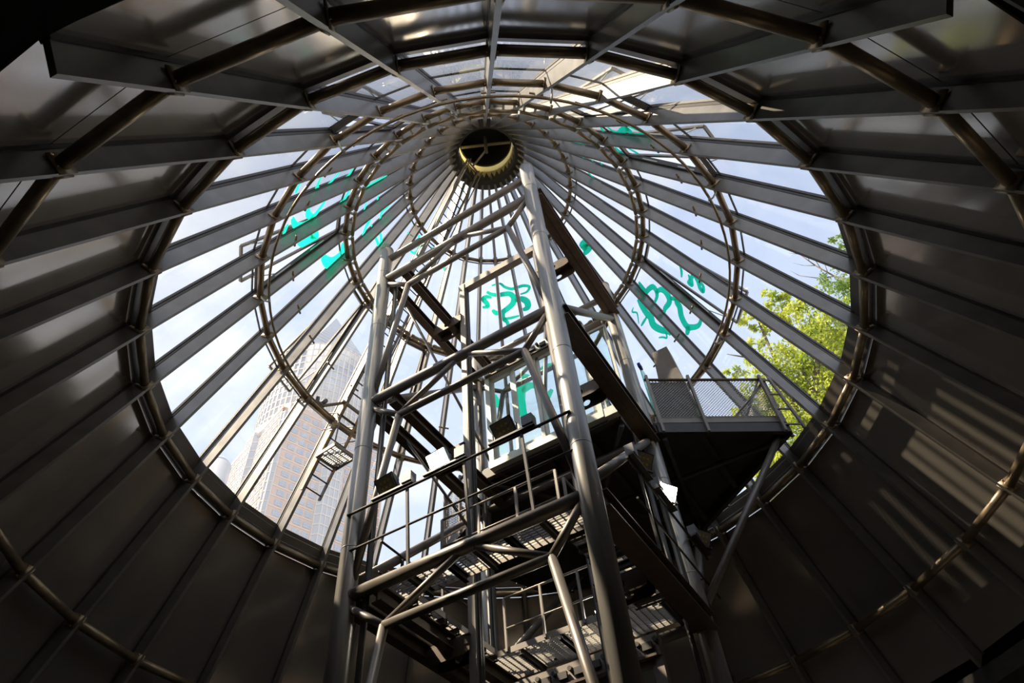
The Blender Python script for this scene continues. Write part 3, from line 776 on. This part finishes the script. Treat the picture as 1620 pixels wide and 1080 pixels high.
for s_ in (-.3, .3):
    bg_.path([bk(s_, .54, zb), bk(s_, .58, zb + .55), bk(s_, .45, zb + 1.0), bk(s_, .05, zb + 1.25)], 0.016, 7)
    bg_.tube(bk(s_, .57, zb + .5), bk(s_, 0, zb + .75), 0.014, 7)
bg_.tube(bk(-.3, .58, zb + .55), bk(.3, .58, zb + .55), 0.014, 7); bg_.tube(bk(-.3, .45, zb + 1.0), bk(.3, .45, zb + 1.0), 0.014, 7)
bg_.build('basket_guard', 'post_steel', lad, True)
# carriage that runs on the pipe rail
cg = MB(); cpt = Vector((RRAIL * math.cos(LA + 0.14), RRAIL * math.sin(LA + 0.14), ZRAIL + 0.05))
cg.beam(cpt, lp(13.3, LW), 0.05, 0.05); cg.beam(lp(13.3, -LW - .05), lp(13.3, LW + .1), 0.06, 0.06)
cg.build('carriage_arm', 'post_steel', lad)
mo = MB(); mo.tube(cpt + Vector((0, 0, .06)), cpt + Vector((.05, .05, .22)), 0.06, 10); mo.tube(cpt + tl * .14, cpt + tl * .14 + Vector((0, 0, .16)), 0.045, 10); mo.beam(cpt - tl * .05, cpt + tl * .2, 0.1, 0.06)
mo.build('drive_motor', 'lamp_box', lad, True)
c2 = Vector((RRAIL * math.cos(LA - 0.09), RRAIL * math.sin(LA - 0.09), ZRAIL + 0.05))
m2 = MB(); m2.beam(c2 - tl * .12, c2 + tl * .12, 0.1, 0.1); m2.tube(c2 + UZ * .02, c2 + UZ * .16, 0.04, 10)
m2.build('roller', 'lamp_box', lad)

# ------------------------------------------------------------------ turquoise drawings on the glass
import bmesh
def pane_plane(i, row=None):
    """point, outward normal of the inner face of a pane, and how far to stay off its ribs"""
    if row is not None:
        q = VENT_Q[(row, i)]; a, n, keep = q[0], (q[1] - q[0]).cross(q[3] - q[0]).normalized(), 0.125
    else:
        a = cone_pt(ang(i), 11, GL_IN); b = cone_pt(ang(i + 1), 11, GL_IN); e_ = cone_pt(ang(i), 19, GL_IN)
        n, keep = (b - a).cross(e_ - a).normalized(), 0.052
    t = ang(i) + STEP / 2
    if n.dot(Vector((math.cos(t), math.sin(t), 0))) < 0: n = -n
    return a - n * (0.009 if row is not None else 0.005), n, keep
def hit(px, py, pl):
    d = ray(px, py); return CAM + d * ((pl[0] - CAM).dot(pl[1]) / d.dot(pl[1]))
def on_glass(px, py):
    best = None; d = ray(px, py)
    for i in range(NR):
        pl = pane_plane(i); dn = d.dot(pl[1])
        if dn <= 1e-6: continue
        tt = (pl[0] - CAM).dot(pl[1]) / dn
        if tt > 0 and (best is None or tt < best[0]): best = (tt, i)
    return CAM + d * best[0], best[1]
def catmull(P, n=6):
    out = []; P = [Vector(p).to_2d() if len(p) > 2 else Vector(p) for p in P]
    for i in range(len(P) - 1):
        p0 = P[max(i - 1, 0)]; p1 = P[i]; p2 = P[i + 1]; p3 = P[min(i + 2, len(P) - 1)]
        for k in range(n):
            t = k / n
            out.append(0.5 * ((2 * p1) + (p2 - p0) * t + (2*p0 - 5*p1 + 4*p2 - p3) * t*t + (3*p1 - p0 - 3*p2 + p3) * t**3))
    out.append(P[-1]); return out
def drawing(label, ox, oy, sc, strokes):
    p0 = on_glass(ox + strokes[0][1][0][0] / sc, oy + strokes[0][1][0][1] / sc)[0]
    root = thing('window_drawing', label, 'drawing', tuple(p0), 'turquoise drawings on the glass')
    for w, pts in strokes:
        C = catmull([(ox + x / sc, oy + y / sc) for x, y in pts]); n = len(C)
        H = [on_glass(p.x, p.y) for p in C]
        for i in sorted({h[1] for h in H}):
            near = [k for k in range(n) if any(abs(k - j) <= 3 and H[j][1] == i for j in range(max(0, k - 3), min(n, k + 4)))]
            runs = []
            for k in near:
                if runs and runs[-1][-1] == k - 1: runs[-1].append(k)
                else: runs.append([k])
            for run in runs:
                if len(run) < 2: continue
                v0 = rows[1][0] + GL_IN * NZ; v1 = rows[1][1] + GL_IN * NZ
                bands = [(None, None, None)] if (1, i) not in VENTS else [(None, None, v0 - .02), (1, v0 + .16, v1 - .16), (None, v1 + .02, None)]
                for row, zlo, zhi in bands:
                    pl = pane_plane(i, row); nn = pl[1]; P3 = [hit(C[k].x, C[k].y, pl) for k in run]; vs = []
                    for j, k in enumerate(run):
                        d = P3[min(j + 1, len(run) - 1)] - P3[max(j - 1, 0)]
                        sv = d.normalized().cross(nn).normalized()
                        h = math.sin(math.pi * (0.08 + 0.84 * k / (n - 1))) ** 0.6 * w * 1.2
                        l, r = P3[j] - sv * h, P3[j] + sv * h
                        vs += [l, r, r - nn * 0.003, l - nn * 0.003]
                    bm = bmesh.new(); bv = [bm.verts.new(v) for v in vs]
                    for j in range(len(run) - 1):
                        for k in range(4): bm.faces.new([bv[4*j + k], bv[4*j + (k+1) % 4], bv[4*j + 4 + (k+1) % 4], bv[4*j + 4 + k]])
                    bm.faces.new(bv[3::-1]); bm.faces.new(bv[-4:])
                    cuts = []
                    for ri_, sg in ((i, 1), (i + 1, -1)):           # keep only what lies between the two ribs
                        t = ang(ri_); tn = Vector((-math.sin(t), math.cos(t), 0)) * sg
                        cuts.append((tn * pl[2], tn))
                    if zlo: cuts.append((Vector((0, 0, zlo)), UZ))
                    if zhi: cuts.append((Vector((0, 0, zhi)), -UZ))
                    for co, no in cuts:
                        r_ = bmesh.ops.bisect_plane(bm, geom=bm.verts[:] + bm.edges[:] + bm.faces[:], plane_co=co, plane_no=no, clear_inner=True)
                        ed = [e for e in r_['geom_cut'] if isinstance(e, bmesh.types.BMEdge)]
                        if ed: bmesh.ops.edgeloop_fill(bm, edges=ed)
                    if len(bm.faces) > 3:
                        bm.verts.index_update(); m = MB()
                        m.add([v.co.copy() for v in bm.verts], [tuple(v.index for v in f.verts) for f in bm.faces]).build('stroke', 'turquoise', root)
                    bm.free()
drawing('turquoise cloud-like line drawing on the glass above the landing balcony', 980, 360, 5.4, [
    (.06, [(165, 465), (185, 495), (225, 545), (250, 525), (285, 505), (315, 540), (320, 590), (300, 640)]),
    (.07, [(315, 560), (345, 530), (385, 540), (420, 590), (425, 640), (390, 690), (385, 725)]),
    (.07, [(430, 600), (470, 605), (505, 590), (490, 630), (515, 680), (530, 760), (575, 840), (630, 850), (680, 830), (700, 770)]),
    (.08, [(160, 610), (190, 670), (240, 740), (265, 760), (290, 830), (350, 870), (420, 890), (440, 915)]),
    (.06, [(580, 840), (585, 870), (575, 915)]), (.03, [(235, 760), (210, 800), (185, 840)]),
    (.02, [(120, 680), (110, 720), (150, 730), (165, 820)]), (.022, [(335, 940), (370, 935), (405, 940), (395, 890)]),
    (.045, [(590, 400), (600, 440), (590, 470), (620, 490), (615, 430), (640, 410), (670, 460), (690, 520), (715, 545), (715, 500), (690, 460), (715, 440)]),
    (.03, [(515, 320), (530, 370), (530, 425)])])
drawing('turquoise drawing of a wavy line over rounded loops on the glass behind the lift tower', 700, 420, 7.715, [
    (.07, [(540, 320), (600, 350), (680, 360), (740, 350), (820, 345), (870, 390), (860, 460), (800, 520), (740, 570), (740, 640), (790, 690), (800, 740)]),
    (.04, [(600, 245), (700, 220), (760, 260), (840, 285), (900, 270), (990, 245), (1060, 260), (1030, 320), (950, 350)]),
    (.06, [(600, 390), (540, 380), (500, 410), (540, 460), (550, 500), (490, 510)]),
    (.08, [(890, 430), (960, 405), (1030, 440), (1040, 510), (980, 540)]), (.035, [(740, 650), (830, 640), (940, 610)]), (.06, [(610, 540), (660, 580), (720, 560)])])
drawing('tall turquoise brush drawing on the glass beside the open vent near the ladder', 400, 230, 5.14, [
    (.05, [(560, 250), (520, 340), (560, 360), (640, 290), (710, 210)]), (.05, [(810, 190), (780, 240), (740, 270)]),
    (.08, [(320, 590), (350, 650), (430, 640), (500, 570), (590, 450)]), (.07, [(450, 500), (450, 560), (490, 580)]), (.05, [(285, 640), (265, 680), (250, 730)]),
    (.13, [(370, 780), (440, 785), (500, 750), (490, 700)]), (.13, [(565, 900), (600, 945), (650, 955), (720, 890), (735, 790)]), (.06, [(690, 490), (740, 440), (790, 360)]),
    (.04, [(350, 390), (365, 340), (390, 300)]), (.05, [(890, 740), (930, 640), (960, 600)]), (.03, [(900, 540), (925, 460)]), (.03, [(1010, 480), (1020, 390)]),
    (.05, [(960, 640), (1010, 780), (1040, 830), (1040, 730), (1010, 700)]), (.05, [(920, 340), (1000, 300), (1090, 250)]), (.04, [(1110, 490), (1050, 540), (1030, 620)])])
drawing('turquoise scribble on the glass behind the curved pipe rail opposite the ladder', 880, 180, 6.23, [
    (.07, [(510, 130), (560, 170), (620, 190), (660, 160), (700, 140), (740, 200), (800, 210), (860, 190)]), (.04, [(440, 130), (480, 190), (530, 200)]),
    (.04, [(700, 120), (800, 160), (930, 215)]), (.06, [(960, 410), (1000, 430), (960, 460), (1000, 480)]), (.05, [(970, 405), (1040, 425), (1110, 470), (1160, 520)]),
    (.10, [(580, 330), (640, 390), (690, 410)]), (.04, [(710, 340), (800, 390), (850, 450), (880, 550)]), (.05, [(100, 280), (200, 290), (300, 320), (400, 340)]),
    (.03, [(260, 420), (310, 520), (320, 580), (400, 660)]), (.03, [(350, 450), (400, 560)]), (.03, [(430, 470), (490, 570)])])
drawing('small turquoise shell-shaped mark on the glass beside the tower column', 780, 250, 6.75, [
    (.12, [(930, 950), (960, 920), (1010, 905), (1030, 935), (990, 990), (965, 1000)]), (.08, [(950, 960), (985, 950), (1000, 930)])])
drawing('broad turquoise curved strokes on the glass behind the lift doors', 720, 500, 4.5, [
    (.10, [(460, 420), (520, 440), (480, 480), (470, 560), (475, 640), (500, 720), (570, 720)]), (.08, [(480, 540), (530, 495), (570, 500)]),
    (.08, [(690, 520), (640, 620), (660, 740)]), (.08, [(280, 560), (300, 620), (340, 640)]), (.05, [(590, 400), (640, 360), (700, 340)])])
drawing('faint turquoise loops on the glass beside the service ladder', 580, 250, 4.0, [
    (.03, [(255, 470), (290, 500), (262, 560), (300, 600), (330, 560), (330, 490), (360, 520)]), (.03, [(410, 560), (440, 590), (430, 640)]), (.03, [(480, 660), (500, 720), (520, 690)])])

# ------------------------------------------------------------------ skyscraper
DB = 204.0; AZB = math.radians(112.5)
BC = Vector((CAM.x + DB * math.cos(AZB), CAM.y + DB * math.sin(AZB), 0))
sky = thing('skyscraper', 'pinkish granite skyscraper with round glazed upper storeys and a pointed top', 'skyscraper', (BC.x, BC.y, 10.2))
FA = math.radians(225.9)     # normal of the sunlit face
HS = 20.5
def BP(a, s, d, z):
    """point on the face with normal angle a: s along, d out of the face"""
    n = Vector((math.cos(a), math.sin(a), 0)); t = Vector((-n.y, n.x, 0)); return BC + n * (HS + d) + t * s + UZ * z
ZS = 176.0
m = MB(); ch = 1.7
loop = []
for k in range(4):
    a = FA + k * math.pi / 2
    loop += [BP(a, -HS + ch, 0, 0), BP(a, HS - ch, 0, 0)]
    n2 = a + math.pi / 2
    q = BP(a, HS - ch, 0, 0); loop += [q + (BP(n2, -HS + ch, 0, 0) - BP(n2, -HS + ch, ch, 0))]
m.prism([p + UZ * 10.2 for p in loop], UZ * (ZS - 10.2)); m.build('shaft', 'granite', sky)
MB().tube(BC + UZ * ZS, BC + UZ * 216, 20.8, 64).build('drum', 'curtain', sky, True)
MB().tube(BC + UZ * (ZS - 4), BC + UZ * (ZS + 1.0), 21.6, 64).build('drum_base', 'mullion_pale', sky, True)
sd4 = MB()
for z0, z1, h0, h1 in ((216, 221, 14.2, 14.2), (221, 258, 13.4, 0.3)):
    vs = [BC + Vector((math.cos(FA + math.pi/4 + k*math.pi/2), math.sin(FA + math.pi/4 + k*math.pi/2), 0)) * h * 1.414 + UZ * z for z, h in ((z0, h0), (z1, h1)) for k in range(4)]
    sd4.add(vs, [(3, 2, 1, 0), (4, 5, 6, 7), (0, 1, 5, 4), (1, 2, 6, 5), (2, 3, 7, 6), (3, 0, 4, 7)])
sd4.build('pyramid', 'curtain', sky)
# drum mullions and floor bands: too fine to pick apart
gm = MB()
for k in range(64):
    a = 2 * math.pi * k / 64; p = BC + Vector((math.cos(a), math.sin(a), 0)) * 20.9
    gm.beam(p + UZ * ZS, p + UZ * 216, 0.45, 0.35, Vector((math.cos(a), math.sin(a), 0)))
z = ZS + 3.6
while z < 216:
    gm.path([BC + Vector((math.cos(2*math.pi*k/48), math.sin(2*math.pi*k/48), 0)) * 20.85 + UZ * z for k in range(48)], 0.3, 4, True); z += 3.6
o = gm.build('drum_grid', 'mullion_pale', sky); o['kind'] = 'stuff'
gm = MB()
for z in np.arange(224, 254, 3.2):
    f = (258 - z) / 37 * 13.4 * 1.414 + 0.1
    c4 = [BC + Vector((math.cos(FA + math.pi/4 + k*math.pi/2), math.sin(FA + math.pi/4 + k*math.pi/2), 0)) * f + UZ * float(z) for k in range(4)]
    for k in range(4): gm.beam(c4[k], c4[(k+1) % 4], 0.4, 0.4)
o = gm.build('pyramid_bands', 'mullion_pale', sky); o['kind'] = 'stuff'
# windows of the two faces in view, storey by storey
FL = 3.65
def winmesh(a):
    m = MB(); c = Vector((0, 0, 0)); n = Vector((math.cos(a), math.sin(a), 0)); t = Vector((-n.y, n.x, 0))
    m.beam(c - t * 1.15, c + t * 1.15, 0.3, 1.9)
    return m.mesh('window', 'tower_window')
def wincross(a):
    m = MB(); n = Vector((math.cos(a), math.sin(a), 0)); t = Vector((-n.y, n.x, 0)); c = n * 0.2
    m.beam(c - UZ * 0.95, c + UZ * 0.95, 0.12, 0.12, n); m.beam(c - t * 1.15, c + t * 1.15, 0.12, 0.12)
    return m.mesh('window_bar', 'mullion_pale')
cols = [-15.6, -12.2, -8.8, -5.6, 5.6, 8.8, 12.2, 15.6]
FR = FA + math.pi / 2
nw = 0
for a in (FA, FR):
    wm, wb = winmesh(a), wincross(a)
    z = 172.0
    for row in range(18):
        for s_ in cols:
            p = BP(a, s_, 0.02, z)
            o = place('window', wm, sky, p); sub('window_bar', wb, o)
        z -= FL
    # band courses and middle glazed bay
    bb = MB(); z = 174.0
    for row in range(24):
        bb.beam(BP(a, -HS + ch, 0.05, z), BP(a, -4.2, 0.05, z), 0.3, 0.35); bb.beam(BP(a, 4.2, 0.05, z), BP(a, HS - ch, 0.05, z), 0.3, 0.35); z -= FL
    o = bb.build('band_course', 'granite_pale', sky); o['kind'] = 'stuff'
    bay = MB().prism([BP(a, -3.8, 0, 60), BP(a, -2.4, 1.7, 60), BP(a, 2.4, 1.7, 60), BP(a, 3.8, 0, 60)], UZ * (174 - 60)).build('glazed_bay', 'curtain', sky)
    bg2 = MB(); z = 173.0
    for row in range(30):
        for p, q in (((-3.85, .02), (-2.42, 1.75)), ((-2.42, 1.75), (2.42, 1.75)), ((2.42, 1.75), (3.85, .02))): bg2.beam(BP(a, *p, z), BP(a, *q, z), 0.25, 0.5)
        z -= FL
    for s_, d_ in ((-3.8, .05), (-2.4, 1.75), (-.8, 1.75), (.8, 1.75), (2.4, 1.75), (3.8, .05)): bg2.beam(BP(a, s_, d_, 60), BP(a, s_, d_, 174), 0.3, 0.3, Vector((math.cos(a), math.sin(a), 0)))
    sub('bay_bars', bg2.mesh('bay_bars', 'mullion_pale'), bay)['kind'] = 'stuff'
# glazed corner between the two faces
cn = MB(); q = BP(FA, HS - ch, 0, 0); q2 = BP(FR, -HS + ch, 0, 0)
cn.prism([q + UZ * 60, (q.lerp(q2, .5) + (q.lerp(q2, .5) - BC).normalized() * 0.3) + UZ * 60, q2 + UZ * 60, BC.lerp(q.lerp(q2, .5), .9) + UZ * 60], UZ * 112)
cno = cn.build('glazed_corner', 'curtain', sky)
cb = MB(); z = 171.5
mid_ = q.lerp(q2, .5) + (q.lerp(q2, .5) - BC).normalized() * 0.35
for row in range(28):
    cb.beam(q + UZ * z, mid_ + UZ * z, 0.25, 0.4); cb.beam(mid_ + UZ * z, q2 + UZ * z, 0.25, 0.4); z -= FL
for p in (q, mid_, q2): cb.beam(p + UZ * 60, p + UZ * 172, 0.35, 0.35)
sub('corner_bars', cb.mesh('corner_bars', 'mullion_pale'), cno)['kind'] = 'stuff'
# slim neighbouring tower
nb = thing('office_block', 'slim pale tower with a rounded top just past the skyscraper', 'building', (-98, 145, 10.2))
d = ray(345, 740); t_ = 175 / math.hypot(d.x, d.y); nbp = CAM + d * t_; nbp.z = 0
nb.location = (nbp.x, nbp.y, 10.2); nb['base'] = [nbp.x, nbp.y, 10.2]
ztop = (CAM + ray(347, 728) * (175 / math.hypot(*ray(347, 728).xy))).z
MB().tube(nbp + UZ * 10.2, nbp + UZ * (ztop - 2), 3.6, 24).build('shaft', 'curtain', nb, True)
MB().tube(nbp + UZ * (ztop - 2), nbp + UZ * ztop, 3.6, 24, 2.2).build('rounded_top', 'curtain', nb, True)

# ------------------------------------------------------------------ trees
def tree(name, label, base, blobs, limbs, nleaf, lm, lsize=0.12):
    o = thing(name, label, 'tree', tuple(base))
    for j, (pts, r0, r1) in enumerate(limbs):
        m = MB()
        for i in range(len(pts) - 1):
            f0, f1 = i / (len(pts) - 1), (i + 1) / (len(pts) - 1)
            m.tube(pts[i], pts[i + 1], r0 + (r1 - r0) * f0, 7, r0 + (r1 - r0) * f1)
        m.build('trunk' if j == 0 else 'branch', 'bark', o, True)
    if not blobs: return o
    w = np.array([b[1] ** 2 for b in blobs]); w = w / w.sum()
    vs = []; fs = []
    cnt = rng.multinomial(nleaf, w)
    for (c, r), n in zip(blobs, cnt):
        u = rng.normal(size=(n, 3)); u /= np.linalg.norm(u, axis=1)[:, None]
        rad = r * rng.random(n) ** 0.45
        # clumps: pull points towards random twig centres
        k = max(3, int(n / 45)); tw = rng.normal(size=(k, 3)); tw /= np.linalg.norm(tw, axis=1)[:, None]; tw *= (r * rng.random(k) ** 0.4)[:, None]
        P = tw[rng.integers(0, k, n)] + u * (rad * 0.30)[:, None]
        for p in P:
            p = Vector(c) + Vector(p)
            d = Vector(rng.normal(size=3)); d.z -= 0.4; d.normalize(); x = d.orthogonal().normalized()
            x.rotate(Matrix.Rotation(rng.random() * 6.28, 3, d))
            L = lsize * (0.7 + 0.6 * rng.random()); Wd = L * 0.28; nn = d.cross(x)
            i0 = len(vs)
            vs += [p, p + d * L * .5 + x * Wd + nn * L * .06, p + d * L, p + d * L * .5 - x * Wd + nn * L * .06]
            fs += [(i0, i0 + 1, i0 + 2), (i0, i0 + 2, i0 + 3)]
    me = bpy.data.meshes.new('foliage'); me.from_pydata([tuple(v) for v in vs], [], fs); me.materials.append(MAT[lm]); me.update()
    f = place('foliage', me, o); f['kind'] = 'stuff'
    return o
def at(px, py, dist):
    d = ray(px, py); return CAM + d * (dist / math.hypot(d.x, d.y))
def limb(pts):
    return [at(*p) for p in pts]
D1 = 20.0
b0 = at(1250, 900, D1); b0.z = 10.2
bl = [(at(px, py, dd), r) for px, py, dd, r in (
    (1290, 560, 20, 1.25), (1240, 610, 20, 1.25), (1300, 640, 20.5, 1.4), (1270, 690, 20, 1.2), (1310, 500, 20, 1.0), (1230, 500, 19.5, 0.75), (1225, 470, 19.5, 0.45),
    (1180, 510, 19.5, 0.45), (1255, 480, 20, 0.5), (1200, 560, 19.5, 0.55), (1160, 590, 19.5, 0.35), (1200, 640, 20, 0.8), (1230, 740, 20, 1.1), (1330, 590, 21, 1.3), (1180, 690, 20.5, .9), (1270, 780, 20.5, 1.2), (1345, 530, 21, 1.0))]
tree('yellow_green_tree', 'leafy yellow green tree outside the glass beyond the landing balcony', b0, bl, [
    ([b0, at(1262, 800, D1), at(1275, 690, D1), at(1290, 600, D1), at(1300, 520, D1)], 0.32, 0.05),
    ([at(1275, 690, D1), at(1240, 600, D1), at(1205, 520, 19.7), at(1190, 480, 19.6)], 0.11, 0.015),
    ([at(1240, 600, D1), at(1180, 565, 19.7), at(1150, 560, 19.5)], 0.06, 0.012),
    ([at(1285, 620, D1), at(1250, 540, D1), at(1235, 480, 19.7)], 0.08, 0.012),
    ([at(1275, 690, D1), at(1330, 620, 20.5), at(1350, 560, 21)], 0.10, 0.02),
    ([at(1262, 780, D1), at(1215, 700, 20), at(1180, 650, 20)], 0.09, 0.015)], 26000, 'leaf_yellow', 0.14)
D2 = 26.5
b1 = at(1420, 800, D2); b1.z = 10.2
tree('green_tree', 'darker green tree with bare upper twigs outside the glass near the cone edge', b1,
     [(at(px, py, D2), r * 1.15) for px, py, r in ((1335, 440, 0.9), (1350, 390, 0.8), (1325, 380, 0.35), (1345, 470, 0.9), (1390, 430, 1.6), (1420, 520, 2.0), (1370, 520, 1.2))],
     [([b1, at(1415, 650, D2), at(1400, 520, D2), at(1385, 430, D2)], 0.28, 0.07),
      ([at(1400, 500, D2), at(1360, 445, D2), at(1320, 437, D2), at(1290, 420, D2), at(1265, 402, D2), at(1248, 400, D2)], 0.07, 0.008),
      ([at(1320, 437, D2), at(1295, 440, D2), at(1265, 436, D2), at(1250, 428, D2)], 0.03, 0.006),
      ([at(1300, 427, D2), at(1285, 404, D2), at(1270, 398, D2)], 0.025, 0.005),
      ([at(1290, 420, D2), at(1272, 420, D2), at(1255, 416, D2)], 0.02, 0.005),
      ([at(1280, 412, D2), at(1275, 392, D2)], 0.014, 0.004),
      ([at(1310, 432, D2), at(1300, 405, D2), at(1292, 392, D2)], 0.018, 0.004)], 9000, 'leaf_green', 0.16)
for o in bpy.data.objects:
    if 'base' in o.keys(): del o['base']
